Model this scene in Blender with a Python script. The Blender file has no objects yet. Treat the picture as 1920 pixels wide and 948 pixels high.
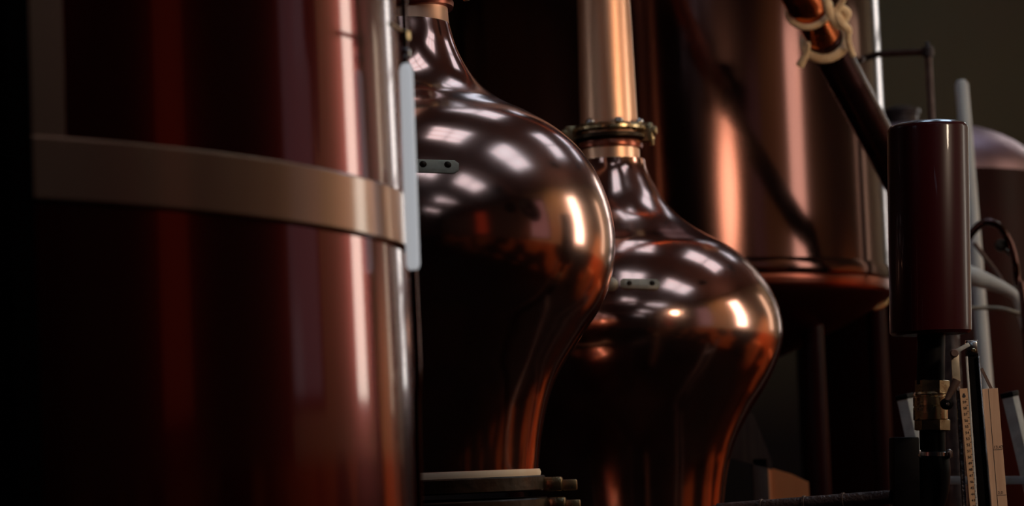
import bpy, bmesh, math, random
from mathutils import Vector, Matrix
random.seed(7)
PI = math.pi
R = math.radians
col = bpy.context.scene.collection

# ---------------------------------------------------------------- camera
FPX = 4350.0
CAM = Vector((0, 0, 1.6))
PITCH = math.atan(406 / FPX)
ROLL = R(2.2)
Fw = Vector((0, math.cos(PITCH), math.sin(PITCH)))
Rt0 = Vector((1, 0, 0)); Up0 = Vector((0, -math.sin(PITCH), math.cos(PITCH)))
Rt = math.cos(ROLL) * Rt0 - math.sin(ROLL) * Up0
Up = math.sin(ROLL) * Rt0 + math.cos(ROLL) * Up0

def P(px, py, Y):
    """the point of the hall at distance Y that the photograph shows at (px, py)"""
    d = Fw + Rt * ((px - 960) / FPX) + Up * ((474 - py) / FPX)
    return CAM + d * (Y / d.y)

def S(px, Y):
    return px * Y / FPX

# ---------------------------------------------------------------- tags
def tag(o, label=None, cat=None, group=None, kind=None):
    if label: o['label'] = label
    if cat: o['category'] = cat
    if group: o['group'] = group
    if kind: o['kind'] = kind
    return o

def empty(name, loc, label=None, cat=None, group=None):
    o = bpy.data.objects.new(name, None); col.objects.link(o)
    o.location = loc
    o.empty_display_size = 0.1
    return tag(o, label, cat, group)

# ---------------------------------------------------------------- materials
def mat(name, base, rough=0.4, metal=0.0, coat=0.0, cior=1.5, coat_rough=0.05, noise=0.0, nscale=(4, 4, 4),
        base2=None, rnoise=0.0, bump=0.0, bscale=20.0, spec=0.5, emis=None, estr=0.0, aniso=0.0, stretch=(1, 1, 1), detail=3.0):
    m = bpy.data.materials.new(name); m.use_nodes = True
    nt = m.node_tree; N = nt.nodes; L = nt.links
    b = N['Principled BSDF']
    b.inputs['Base Color'].default_value = (*base, 1)
    b.inputs['Roughness'].default_value = rough
    b.inputs['Metallic'].default_value = metal
    b.inputs['Coat Weight'].default_value = coat
    b.inputs['Coat Roughness'].default_value = coat_rough
    b.inputs['Coat IOR'].default_value = cior
    b.inputs['Specular IOR Level'].default_value = spec
    if emis:
        b.inputs['Emission Color'].default_value = (*emis, 1)
        b.inputs['Emission Strength'].default_value = estr
    tc = N.new('ShaderNodeTexCoord'); mp = N.new('ShaderNodeMapping')
    L.new(tc.outputs['Object'], mp.inputs['Vector'])
    mp.inputs['Scale'].default_value = stretch
    nz = N.new('ShaderNodeTexNoise'); nz.inputs['Scale'].default_value = nscale[0]
    nz.inputs['Detail'].default_value = detail
    L.new(mp.outputs['Vector'], nz.inputs['Vector'])
    if base2:
        rp = N.new('ShaderNodeValToRGB')
        rp.color_ramp.elements[0].position = 0.38; rp.color_ramp.elements[0].color = (*base, 1)
        rp.color_ramp.elements[1].position = 0.64; rp.color_ramp.elements[1].color = (*base2, 1)
        L.new(nz.outputs['Fac'], rp.inputs['Fac'])
        L.new(rp.outputs['Color'], b.inputs['Base Color'])
    if rnoise:
        mr = N.new('ShaderNodeMapRange')
        mr.inputs['From Min'].default_value = 0.3; mr.inputs['From Max'].default_value = 0.7
        mr.inputs['To Min'].default_value = max(0.02, rough - rnoise); mr.inputs['To Max'].default_value = rough + rnoise
        L.new(nz.outputs['Fac'], mr.inputs['Value']); L.new(mr.outputs['Result'], b.inputs['Roughness'])
    if bump:
        n2 = N.new('ShaderNodeTexNoise'); n2.inputs['Scale'].default_value = bscale; n2.inputs['Detail'].default_value = 2
        L.new(mp.outputs['Vector'], n2.inputs['Vector'])
        bp = N.new('ShaderNodeBump'); bp.inputs['Strength'].default_value = bump; bp.inputs['Distance'].default_value = 0.01
        L.new(n2.outputs['Fac'], bp.inputs['Height']); L.new(bp.outputs['Normal'], b.inputs['Normal'])
        if coat: L.new(bp.outputs['Normal'], b.inputs['Coat Normal'])
    return m

def band_mat(name, low, high, z0, z1, patch=None, near=None):
    """painted wall: dark dado (with orange patches added to warm the reflections in the copper) up to z0, light plaster above it"""
    m = bpy.data.materials.new(name); m.use_nodes = True
    nt = m.node_tree; N = nt.nodes; L = nt.links; b = N['Principled BSDF']
    g = N.new('ShaderNodeNewGeometry'); sx = N.new('ShaderNodeSeparateXYZ'); L.new(g.outputs['Position'], sx.inputs[0])
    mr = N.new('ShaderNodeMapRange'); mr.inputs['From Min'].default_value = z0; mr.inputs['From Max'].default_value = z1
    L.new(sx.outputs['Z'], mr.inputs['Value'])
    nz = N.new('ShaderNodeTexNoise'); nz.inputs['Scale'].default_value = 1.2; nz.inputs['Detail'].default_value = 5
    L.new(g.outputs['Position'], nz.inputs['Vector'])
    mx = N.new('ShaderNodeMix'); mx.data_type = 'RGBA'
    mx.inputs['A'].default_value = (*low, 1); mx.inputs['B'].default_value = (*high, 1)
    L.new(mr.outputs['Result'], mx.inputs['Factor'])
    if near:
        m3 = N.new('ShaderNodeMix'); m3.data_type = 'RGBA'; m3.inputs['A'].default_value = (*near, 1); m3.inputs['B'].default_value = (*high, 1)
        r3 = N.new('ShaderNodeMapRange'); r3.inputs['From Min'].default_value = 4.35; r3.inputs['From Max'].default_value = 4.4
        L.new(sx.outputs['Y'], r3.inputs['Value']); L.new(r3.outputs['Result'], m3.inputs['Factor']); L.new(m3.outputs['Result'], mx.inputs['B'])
    if patch:
        n4 = N.new('ShaderNodeTexNoise'); n4.inputs['Scale'].default_value = 0.8; n4.inputs['Detail'].default_value = 1
        L.new(g.outputs['Position'], n4.inputs['Vector'])
        r4 = N.new('ShaderNodeValToRGB'); r4.color_ramp.elements[0].position = .44; r4.color_ramp.elements[0].color = (*low, 1)
        r4.color_ramp.elements[1].position = .54; r4.color_ramp.elements[1].color = (*patch, 1)
        L.new(n4.outputs['Fac'], r4.inputs['Fac']); L.new(r4.outputs['Color'], mx.inputs['A'])
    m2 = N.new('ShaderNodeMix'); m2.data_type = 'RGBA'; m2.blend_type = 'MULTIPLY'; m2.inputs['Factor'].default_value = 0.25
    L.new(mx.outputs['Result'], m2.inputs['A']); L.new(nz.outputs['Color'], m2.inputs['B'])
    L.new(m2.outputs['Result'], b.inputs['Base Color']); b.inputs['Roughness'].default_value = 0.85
    return m

M = {}
M['copper'] = mat('polished_copper', (0.70, 0.37, 0.29), 0.15, 1.0, rnoise=0.03, nscale=(3,), base2=(0.74, 0.45, 0.37), bump=0.05, bscale=5, stretch=(1, 1, 1.6))
M['copper_neck'] = mat('brushed_copper', (0.98, 0.60, 0.40), 0.38, 1.0, rnoise=0.05, nscale=(9,), base2=(0.95, 0.50, 0.32), stretch=(1, 1, 0.12))
M['vessel'] = mat('oxblood_lacquered_copper', (0.085, 0.0025, 0.0025), 0.20, 0.95, coat=0.6, cior=1.95, coat_rough=0.07, rnoise=0.04, nscale=(1.2,), base2=(0.15, 0.004, 0.003), stretch=(1, 1, 0.2))
M['band'] = mat('dull_bronze_hoop', (0.42, 0.19, 0.11), 0.45, 0.9, coat=0.6, cior=1.8, coat_rough=0.12, rnoise=0.08, nscale=(6,), base2=(0.46, 0.24, 0.13), stretch=(1, 1, 0.2))
M['tank'] = mat('dark_plum_copper', (0.092, 0.043, 0.038), 0.13, 1.0, rnoise=0.04, nscale=(2.5,), base2=(0.115, 0.054, 0.046), stretch=(1, 1, 0.08), bump=0.03, bscale=4)
M['maroon'] = mat('dark_maroon_paint', (0.025, 0.003, 0.003), 0.4, 0.0, spec=0.1, nscale=(2,), base2=(0.035, 0.004, 0.004))
M['dome'] = mat('mauve_worn_metal', (0.42, 0.27, 0.31), 0.42, 0.9, rnoise=0.08, nscale=(3,))
M['tank_under'] = mat('reddish_copper_underside', (0.34, 0.10, 0.06), 0.3, 1.0, nscale=(4,), base2=(0.24, 0.07, 0.05))
M['brass'] = mat('aged_brass', (0.62, 0.47, 0.27), 0.28, 1.0, rnoise=0.1, nscale=(12,), base2=(0.45, 0.33, 0.18), bump=0.1, bscale=40)
M['bronze'] = mat('dark_aged_bronze', (0.07, 0.045, 0.03), 0.4, 1.0, rnoise=0.1, nscale=(14,), base2=(0.04, 0.028, 0.02), bump=0.15, bscale=40)
M['gasket'] = mat('cream_gasket', (0.85, 0.62, 0.42), 0.6, 0.0, nscale=(10,), base2=(0.9, 0.72, 0.52))
M['plate'] = mat('tarnished_plate', (0.66, 0.54, 0.38), 0.45, 0.35, nscale=(20,), base2=(0.42, 0.34, 0.24))
M['lacquer'] = mat('dark_maroon_cylinder', (0.028, 0.0018, 0.0028), 0.34, 0.0, spec=0.12, coat=0.12, coat_rough=0.04, rnoise=0.03, nscale=(3,), stretch=(1, 1, 0.1))
M['steel'] = mat('polished_steel', (0.72, 0.72, 0.74), 0.2, 1.0, rnoise=0.08, nscale=(15,))
M['dullsteel'] = mat('galvanised_steel', (0.34, 0.33, 0.31), 0.6, 0.3, rnoise=0.1, nscale=(25,), base2=(0.46, 0.45, 0.42), bump=0.1, bscale=60)
M['pole'] = mat('pale_grey_paint', (0.72, 0.68, 0.62), 0.5, 0.0, nscale=(5,), base2=(0.78, 0.74, 0.67))
M['strip_glow'] = mat('milky_glow', (0.60, 0.61, 0.63), 0.35, 0.0, emis=(0.95, 0.96, 1.0), estr=0.72, nscale=(3,), base2=(0.84, 0.85, 0.88), stretch=(1, 1, 0.3))  # emission put in so the tube matches the bright strip beside the vessel
M['black'] = mat('black_iron', (0.003, 0.002, 0.002), 0.5, 0.0, rnoise=0.1, nscale=(20,), spec=0.07)
M['darkiron'] = mat('dark_pitted_iron', (0.10, 0.075, 0.07), 0.45, 0.7, rnoise=0.15, nscale=(30,), base2=(0.05, 0.035, 0.035), bump=0.5, bscale=90)
M['rust'] = mat('brown_steel', (0.12, 0.07, 0.055), 0.5, 0.5, nscale=(20,), base2=(0.18, 0.11, 0.09))
M['pipe'] = mat('dark_copper_pipe', (0.05, 0.02, 0.02), 0.28, 0.9, rnoise=0.08, nscale=(8,))
M['pipe_hot'] = mat('bright_copper_pipe', (0.72, 0.20, 0.07), 0.25, 1.0, rnoise=0.08, nscale=(8,), base2=(0.55, 0.14, 0.05))
M['rope'] = mat('jute_rope', (0.82, 0.56, 0.32), 0.85, 0.0, nscale=(40,), base2=(0.92, 0.70, 0.45), bump=0.6, bscale=150)
M['wood'] = mat('pale_wood', (0.52, 0.30, 0.19), 0.6, 0.0, nscale=(6,), base2=(0.60, 0.37, 0.24), stretch=(10, 10, 0.8))
M['ruler'] = mat('yellowed_wood_scale', (0.60, 0.36, 0.20), 0.55, 0.0, nscale=(8,), base2=(0.52, 0.29, 0.16), stretch=(10, 10, 1))
M['ink'] = mat('black_ink', (0.03, 0.02, 0.02), 0.7)
M['crate'] = mat('orange_brown_copper_box', (0.75, 0.24, 0.08), 0.5, 0.3, nscale=(3,), base2=(0.80, 0.30, 0.12), stretch=(3, 3, 0.5))
M['beam'] = mat('dark_timber', (0.06, 0.04, 0.03), 0.6, 0.0, nscale=(6,), base2=(0.035, 0.02, 0.018), stretch=(6, 6, 0.5))
M['post'] = mat('blackened_post', (0.003, 0.002, 0.002), 0.9, 0.0, spec=0.0)
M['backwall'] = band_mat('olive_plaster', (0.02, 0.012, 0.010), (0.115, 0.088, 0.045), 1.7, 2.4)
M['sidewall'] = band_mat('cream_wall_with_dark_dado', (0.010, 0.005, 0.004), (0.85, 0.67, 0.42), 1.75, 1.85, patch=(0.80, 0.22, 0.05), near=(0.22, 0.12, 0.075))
M['leftwall'] = band_mat('tan_wall_with_dark_dado', (0.010, 0.005, 0.004), (0.50, 0.29, 0.18), 1.9, 2.1)
M['frontwall'] = band_mat('dark_red_wall', (0.008, 0.003, 0.002), (0.05, 0.014, 0.009), 1.7, 1.9)
M['floor'] = mat('worn_red_brown_floor', (0.006, 0.0025, 0.002), 0.8, 0.0, spec=0.1, nscale=(2,), base2=(0.012, 0.004, 0.003), bump=0.2, bscale=8)
M['roof'] = mat('dark_boarded_roof', (0.24, 0.13, 0.11), 0.8, 0.0, nscale=(3,), base2=(0.16, 0.09, 0.08), stretch=(1, 8, 1))
M['frame'] = mat('dark_window_frame', (0.05, 0.035, 0.03), 0.5)
M['lowpane'] = mat('warm_daylit_pane', (0.04, 0.04, 0.04), 0.1, 0, emis=(1.0, 0.80, 0.58), estr=3.2)
M['brightpane'] = mat('bright_daylit_pane', (0.04, 0.04, 0.04), 0.1, 0, emis=(1.0, 0.90, 0.76), estr=11.5)
M['red_glow'] = mat('red_glow_pane', (0.04, 0.04, 0.04), 0.1, 0, emis=(1.0, 0.14, 0.06), estr=0.22)  # made-up red glow, added for the red reflection on the vessel
M['mauve_glow'] = mat('mauve_glow_pane', (0.04, 0.04, 0.04), 0.1, 0, emis=(0.9, 0.58, 0.66), estr=0.38)  # made-up mauve glow, added for the dim streak on the vessel
M['backpane'] = mat('bright_pane', (0.04, 0.04, 0.04), 0.1, 0, emis=(1.0, 0.97, 0.92), estr=8.0)
M['daypane'] = mat('daylit_pane', (0.04, 0.04, 0.04), 0.1, 0, emis=(0.92, 0.95, 1.0), estr=6.5)
M['skypane'] = mat('skylight_pane', (0.04, 0.04, 0.04), 0.1, 0, emis=(0.66, 0.86, 1.08), estr=4.6)

# ---------------------------------------------------------------- mesh helpers
def link(name, bm, m, parent=None, smooth=True, world=True, sharp=35):
    """one mesh object; geometry is in world space and is moved into the parent's frame"""
    me = bpy.data.meshes.new(name)
    bmesh.ops.recalc_face_normals(bm, faces=bm.faces)
    bm.to_mesh(me); bm.free()
    me.materials.append(m)
    if smooth:
        me.polygons.foreach_set('use_smooth', [True] * len(me.polygons))
        me.set_sharp_from_angle(angle=R(sharp))
    o = bpy.data.objects.new(name, me); col.objects.link(o)
    if parent is not None:
        org = Vector((0, 0, 0)); q = parent
        while q is not None:
            org += q.location; q = q.parent
        me.transform(Matrix.Translation(-org))
        o.parent = parent
    else:
        c = Vector((0, 0, 0)); zs = [v.co for v in me.vertices]
        x = (min(v.x for v in zs) + max(v.x for v in zs)) / 2; y = (min(v.y for v in zs) + max(v.y for v in zs)) / 2
        z = min(v.z for v in zs)
        me.transform(Matrix.Translation((-x, -y, -z))); o.location = (x, y, z)
    return o

def new(): return bmesh.new()

def lathe(bm, c, prof, n=128, axis=None, cap=True):
    """revolve (r, h) about the axis through c; axis defaults to +Z"""
    ax = Vector(axis).normalized() if axis else Vector((0, 0, 1))
    a = ax.orthogonal().normalized(); 
    if abs(ax.z) > .999: a = Vector((1, 0, 0))
    b = ax.cross(a)
    c = Vector(c); rings = []
    for r, h in prof:
        rings.append([bm.verts.new(c + ax * h + (a * math.cos(2 * PI * i / n) + b * math.sin(2 * PI * i / n)) * max(r, 1e-4)) for i in range(n)])
    for k in range(len(rings) - 1):
        for i in range(n):
            j = (i + 1) % n
            bm.faces.new((rings[k][i], rings[k][j], rings[k + 1][j], rings[k + 1][i]))
    if cap:
        bm.faces.new(rings[0][::-1]); bm.faces.new(rings[-1])
    return bm

def box(bm, c, size, rot=None, bev=0.0):
    g = bmesh.ops.create_cube(bm, size=1.0)
    vs = g['verts']
    bmesh.ops.scale(bm, vec=Vector(size), verts=vs)
    if bev > 0:
        es = list({e for v in vs for e in v.link_edges})
        r = bmesh.ops.bevel(bm, geom=es, offset=bev, segments=2, affect='EDGES', profile=0.5)
        vs = list({v for f in r['faces'] for v in f.verts} | {v for v in vs if v.is_valid})
    if rot is not None: bmesh.ops.transform(bm, matrix=rot, verts=vs)
    bmesh.ops.translate(bm, vec=Vector(c), verts=vs)
    return vs

def basis(xd, zd):
    z = Vector(zd).normalized(); x = Vector(xd); x = (x - z * x.dot(z)).normalized(); y = z.cross(x)
    return Matrix((x, y, z)).transposed().to_4x4()

def bar(bm, a, b, w, d, side=(1, 0, 0), bev=0.0):
    a = Vector(a); b = Vector(b)
    return box(bm, (a + b) / 2, (w, d, (b - a).length), basis(side, b - a), bev)

def tube(bm, pts, rad, n=20, cap=True, samples=8, smooth=True):
    pts = [Vector(p) for p in pts]
    rads = rad if isinstance(rad, (list, tuple)) else [rad] * len(pts)
    if smooth and len(pts) > 2:
        q = []; rr = []
        for i in range(len(pts) - 1):
            p0 = pts[max(i - 1, 0)]; p1 = pts[i]; p2 = pts[i + 1]; p3 = pts[min(i + 2, len(pts) - 1)]
            for s in range(samples):
                t = s / samples
                q.append(0.5 * ((2 * p1) + (p2 - p0) * t + (2 * p0 - 5 * p1 + 4 * p2 - p3) * t * t + (3 * p1 - p0 - 3 * p2 + p3) * t ** 3))
                rr.append(rads[i] * (1 - t) + rads[i + 1] * t)
        q.append(pts[-1]); rr.append(rads[-1]); pts, rads = q, rr
    rings = []; prev = None
    for i, p in enumerate(pts):
        t = (pts[min(i + 1, len(pts) - 1)] - pts[max(i - 1, 0)]).normalized()
        if prev is None: prev = t.orthogonal().normalized()
        u = (prev - t * prev.dot(t)).normalized(); prev = u; v = t.cross(u)
        rings.append([bm.verts.new(p + (u * math.cos(2 * PI * k / n) + v * math.sin(2 * PI * k / n)) * rads[i]) for k in range(n)])
    for k in range(len(rings) - 1):
        for i in range(n):
            j = (i + 1) % n
            bm.faces.new((rings[k][i], rings[k][j], rings[k + 1][j], rings[k + 1][i]))
    if cap: bm.faces.new(rings[0][::-1]); bm.faces.new(rings[-1])
    return bm

def smooth_prof(pts, s=6):
    out = []
    for i in range(len(pts) - 1):
        p0 = pts[max(i - 1, 0)]; p1 = pts[i]; p2 = pts[i + 1]; p3 = pts[min(i + 2, len(pts) - 1)]
        for k in range(s):
            t = k / s
            out.append(tuple(0.5 * ((2 * p1[j]) + (p2[j] - p0[j]) * t + (2 * p0[j] - 5 * p1[j] + 4 * p2[j] - p3[j]) * t * t + (3 * p1[j] - p0[j] - 3 * p2[j] + p3[j]) * t ** 3) for j in (0, 1)))
    out.append(pts[-1]); return out

def bolt(bm, c, d, r, h):
    """hexagon head with a washer"""
    lathe(bm, c, [(r * 1.35, 0), (r * 1.35, h * .25), (r, h * .25)], 16, d)
    lathe(bm, Vector(c), [(r, h * .2), (r, h * .9), (r * .85, h)], 6, d)

def text(s, size, m, parent, mtx, depth=0.0004):
    cu = bpy.data.curves.new('lettering', 'FONT'); cu.body = s; cu.size = size; cu.extrude = depth
    cu.align_x = 'CENTER'; cu.align_y = 'CENTER'
    t = bpy.data.objects.new('lettering', cu)
    dg = bpy.context.evaluated_depsgraph_get()
    me = bpy.data.meshes.new_from_object(t)
    bpy.data.objects.remove(t); bpy.data.curves.remove(cu)
    bm = new(); bm.from_mesh(me); bpy.data.meshes.remove(me)
    bmesh.ops.transform(bm, matrix=mtx, verts=bm.verts)
    return bm

# ---------------------------------------------------------------- the hall
XL, XR, Y0, Y1, EAVE, RIDGE, T = -6.0, 5.4, -7.0, 15.0, 5.0, 6.8, 0.25

def wall_bm(origin, u, v, n, U, V, holes):
    """wall of thickness T behind its inner face, with rectangular openings (u0, u1, v0, v1)"""
    bm = new(); o = Vector(origin); u = Vector(u); v = Vector(v); n = Vector(n)
    us = sorted({0, U} | {h[0] for h in holes} | {h[1] for h in holes})
    vs = sorted({0, V} | {h[2] for h in holes} | {h[3] for h in holes})
    for i in range(len(us) - 1):
        for j in range(len(vs) - 1):
            cu = (us[i] + us[i + 1]) / 2; cv = (vs[j] + vs[j + 1]) / 2
            if any(h[0] < cu < h[1] and h[2] < cv < h[3] for h in holes): continue
            box(bm, o + u * cu + v * cv + n * (T / 2), (us[i + 1] - us[i], vs[j + 1] - vs[j], T), Matrix((u, v, n)).transposed().to_4x4())
    bmesh.ops.remove_doubles(bm, verts=bm.verts, dist=1e-5)
    return bm

wn = 0
def window(origin, u, v, n, rect, nx, ny, pane, fr=0.07):
    global wn; wn += 1
    o = Vector(origin); u = Vector(u); v = Vector(v); n = Vector(n)
    u0, u1, v0, v1 = rect; rot = Matrix((u, v, n)).transposed().to_4x4()
    bm = new(); m = T * .5
    def b(a0, a1, b0, b1, w=.10): box(bm, o + u * (a0 + a1) / 2 + v * (b0 + b1) / 2 + n * m, (a1 - a0, b1 - b0, w), rot)
    b(u0, u0 + fr, v0, v1); b(u1 - fr, u1, v0, v1); b(u0 + fr, u1 - fr, v0, v0 + fr); b(u0 + fr, u1 - fr, v1 - fr, v1)
    for i in range(1, nx): c = u0 + (u1 - u0) * i / nx; b(c - fr * .4, c + fr * .4, v0 + fr, v1 - fr, .07)
    for j in range(1, ny): c = v0 + (v1 - v0) * j / ny; b(u0 + fr, u1 - fr, c - fr * .4, c + fr * .4, .06)
    f = link('window_%d' % wn, bm, M['frame'], smooth=False); f['kind'] = 'structure'
    bm = new(); box(bm, o + u * (u0 + u1) / 2 + v * (v0 + v1) / 2 + n * (m + .01), (u1 - u0 - fr, v1 - v0 - fr, .012), rot)
    link('window_pane', bm, pane, f, smooth=False)
    return f

def wall(name, origin, u, v, n, U, V, wins, m):
    o = link(name, wall_bm(origin, u, v, n, U, V, [w[0] for w in wins]), m, smooth=False); o['kind'] = 'structure'
    for rect, nx, ny, pane in wins: window(origin, u, v, n, rect, nx, ny, pane)

# right wall: a row of low windows and a row of high ones
LY = Y1 - Y0
rw = []
for y, hw, pane in ((0.2, .7, 'red_glow'), (5.1, .7, 'mauve_glow'), (8.2, .5, 'brightpane'), (12.2, .5, 'lowpane')):
    rw.append(((y - hw - Y0, y + hw - Y0, 2.0, 4.5), 1, 1, M[pane]))
wall('wall_right', (XR, Y0, 0), (0, 1, 0), (0, 0, 1), (1, 0, 0), LY, EAVE, rw, M['sidewall'])
lw = [((y - .5 - Y0, y + .5 - Y0, 2.4, 3.6), 2, 2, M['daypane']) for y in (1.0, 6.5)]
wall('wall_left', (XL, Y1, 0), (0, -1, 0), (0, 0, 1), (-1, 0, 0), LY, EAVE, [((Y1 - (h[0][1] + Y0), Y1 - (h[0][0] + Y0), h[0][2], h[0][3]), *h[1:]) for h in lw], M['leftwall'])
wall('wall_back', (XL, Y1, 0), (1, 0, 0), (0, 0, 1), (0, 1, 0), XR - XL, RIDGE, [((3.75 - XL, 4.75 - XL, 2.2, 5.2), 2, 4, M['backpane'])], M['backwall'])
wall('wall_front', (XR, Y0, 0), (-1, 0, 0), (0, 0, 1), (0, -1, 0), XR - XL, RIDGE, [], M['frontwall'])

bm = new(); box(bm, ((XL + XR) / 2, (Y0 + Y1) / 2, -.1), (XR - XL + 2 * T, LY + 2 * T, .2)); o = link('floor', bm, M['floor'], smooth=False); o['kind'] = 'structure'
# sloping roof with skylights
XM = -0.3
for side, xe in (('right', XR), ('left', XL)):
    ur = Vector((XM - xe, 0, RIDGE - EAVE)); SL = ur.length; ur.normalize(); v = Vector((0, 1, 0)) if side == 'right' else Vector((0, -1, 0))
    n = ur.cross(v)
    if n.z < 0: n = -n
    org = Vector((xe, Y0 if side == 'right' else Y1, EAVE))
    sk = []
    ys = [-4.5, -1.0, 2.5, 6.0, 9.5, 13.0] if side == 'right' else [1.5, 7.5]
    for y in ys:
        vv = y - Y0 if side == 'right' else Y1 - y
        sk.append(((1.5, 3.1, vv - .6, vv + .6), 2, 3, M['skypane']))
        if side == 'right' and y > 0: sk.append(((4.0, 5.2, vv - .9, vv + .5), 2, 3, M['skypane']))
    wall('ceiling_' + side, org, ur, v, n, SL, LY, sk, M['roof'])
for o in list(bpy.data.objects):
    if o.name == 'ceiling_right': o.name = 'ceiling'
    if o.name == 'ceiling_left': o.name = 'ceiling.001'
# tie beams
for k, y in enumerate((0.4, 4.2, 12.4)):
    bm = new(); box(bm, ((XL + XR) / 2, y, EAVE - .12), (XR - XL, .16, .22), bev=.01)
    o = link('trim_%d' % (k + 1), bm, M['roof'], smooth=False); o['kind'] = 'structure'

# ---------------------------------------------------------------- pot stills
def still(name, Y, ax_px, ax_y, silhouette, base_y, label, flange_y, neck_top, plate_px, pot_drop, tilt_clamp):
    c0 = P(ax_px, ax_y, Y); cx = c0.x
    root = empty(name, (cx, Y, 0), label, 'pot still')
    prof = []
    for rx, ry in silhouette:
        p = P(rx, ry, Y); prof.append((p.x - cx, p.z))
    prof = smooth_prof(prof[::-1], 7)
    zb = prof[0][1]
    # the onion shaped head
    bm = new(); lathe(bm, (cx, Y, 0), prof, 160, cap=False); link('onion_head', bm, M['copper'], root)
    return root, cx, zb, prof

# still one (near)
sil1 = [(843, 46), (856, 88), (878, 130), (905, 163), (945, 193), (1000, 219), (1050, 249), (1091, 287), (1121, 332), (1141, 380), (1152, 430), (1153, 480), (1144, 530), (1125, 578), (1096, 622), (1068, 665), (1046, 703), (1031, 742), (1021, 785), (1014, 832), (1010, 878)]
Y1s = 6.5
root1, cx1, zb1, prof1 = still('pot_still', Y1s, 757, 430, sil1, 880, 'nearer onion-shaped copper pot still with riveted brass plate, just right of the blurred red vessel', 0, 0, 0, 0, 0)
# still two (further)
sil2 = [(1209, 300), (1213, 318), (1225, 343), (1246, 378), (1278, 411), (1322, 440), (1370, 466), (1410, 499), (1440, 538), (1459, 578), (1466, 615), (1463, 653), (1450, 692), (1430, 731), (1406, 770), (1385, 811), (1370, 853), (1361, 900), (1356, 950)]
Y2s = 8.4
root2, cx2, zb2, prof2 = still('pot_still', Y2s, 1157, 600, sil2, 950, 'farther onion-shaped copper pot still with tall bright neck, behind the nearer one', 0, 0, 0, 0, 0)

def ring(bm, cx, Y, z, r0, r1, h, bev=.004, n=96):
    lathe(bm, (cx, Y, z), [(r0, 0), (r1 - bev, 0), (r1, bev), (r1, h - bev), (r1 - bev, h), (r0, h)], n, cap=False)
    return bm

def base_set(root, cx, Y, zb, rb, k):
    """gasket, two bolted flanges and the pot down to the floor"""
    g = new(); lathe(g, (cx, Y, zb), [(rb * .96, -.018 * k), (rb * 1.012, -.018 * k), (rb * 1.018, -.009 * k), (rb * 1.010, 0.0), (rb * .96, 0.002)], 128, cap=False); link('gasket', g, M['gasket'], root)
    f = link('upper_flange', ring(new(), cx, Y, zb - .060 * k, rb * .9, rb * 1.05, .042 * k), M['bronze'], root)
    f2 = link('lower_flange', ring(new(), cx, Y, zb - .125 * k, rb * .9, rb * 1.07, .046 * k), M['bronze'], root)
    for j, (fl, dz, rr) in enumerate(((f, -.062, 1.045), (f2, -.118, 1.065))):
        for a in (R(-4), R(118), R(242)):
            d = Vector((math.cos(a), math.sin(a), 0)); q = Vector((cx, Y, zb + dz * k)) + d * rb * rr
            bm = new()
            rot = basis((-d.y, d.x, 0), (0, 0, 1))
            box(bm, q + d * .022 * k + Vector((0, 0, .018 * k)), (.06 * k, .055 * k, .040 * k), rot, .006 * k)
            box(bm, q + d * .065 * k + Vector((0, 0, .014 * k)), (.034 * k, .050 * k, .030 * k), rot, .004 * k)
            link('clamp_lug', bm, M['brass'], fl)
    pot = [(rb * .98, 0), (rb * 1.0, -.06), (rb * 1.15, -.16), (rb * 1.4, -.30), (rb * 1.5, -.50)]
    pr = [(r, zb - .125 * k + z) for r, z in smooth_prof(pot)]
    zl = pr[-1][1]
    pr += [(rb * 1.52, zl - .15), (rb * 1.52, .12), (rb * 1.5, .1), (rb * 1.5, .0)]
    bm = new(); lathe(bm, (cx, Y, 0), pr[::-1], 96, cap=True); link('pot_body', bm, M['copper'], root)

base_set(root1, cx1, Y1s, zb1, prof1[0][0], 1.0)
base_set(root2, cx2, Y2s, zb2, prof2[0][0], 1.0)

def neck(root, cx, Y, z0, r0, z1, r1, m):
    bm = new(); lathe(bm, (cx, Y, 0), smooth_prof([(r0, z0), (r0 * 1.0, z0 + .05), ((r0 + r1) / 2, (z0 + z1) / 2), (r1, z1)]), 96, cap=False)
    return link('neck', bm, m, root)

# neck of still two
z2 = prof2[-1][1]; r2 = prof2[-1][0]
ptop = P(1189, 0, Y2s)
rt = S(50.5, Y2s)
ztop2 = 4.75
zt0 = P(1140, 0, Y2s).z
rr2 = S(56, Y2s)
bm = new(); slope = (rr2 - rt) / (zt0 - z2)
lathe(bm, (cx2, Y2s, 0), [(rr2, z2 - .01), (rr2, z2 + .02), (rt, zt0), (rt * .96, zt0 + .4), (rt * .9, ztop2 - .3)], 96, cap=False); link('neck', bm, M['copper_neck'], root2)
# swan neck bend running to the left above the picture
a0 = Vector((cx2, Y2s, ztop2 - .3))
bm = new(); tube(bm, [a0, a0 + Vector((0, 0, .12)), a0 + Vector((-.10, .1, .26)), a0 + Vector((-.35, .4, .30)), a0 + Vector((-1.4, 1.9, .12))], [rt * .9, rt * .9, rt * .88, rt * .85, rt * .7], 32); link('lyne_arm', bm, M['copper_neck'], root2)
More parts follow.
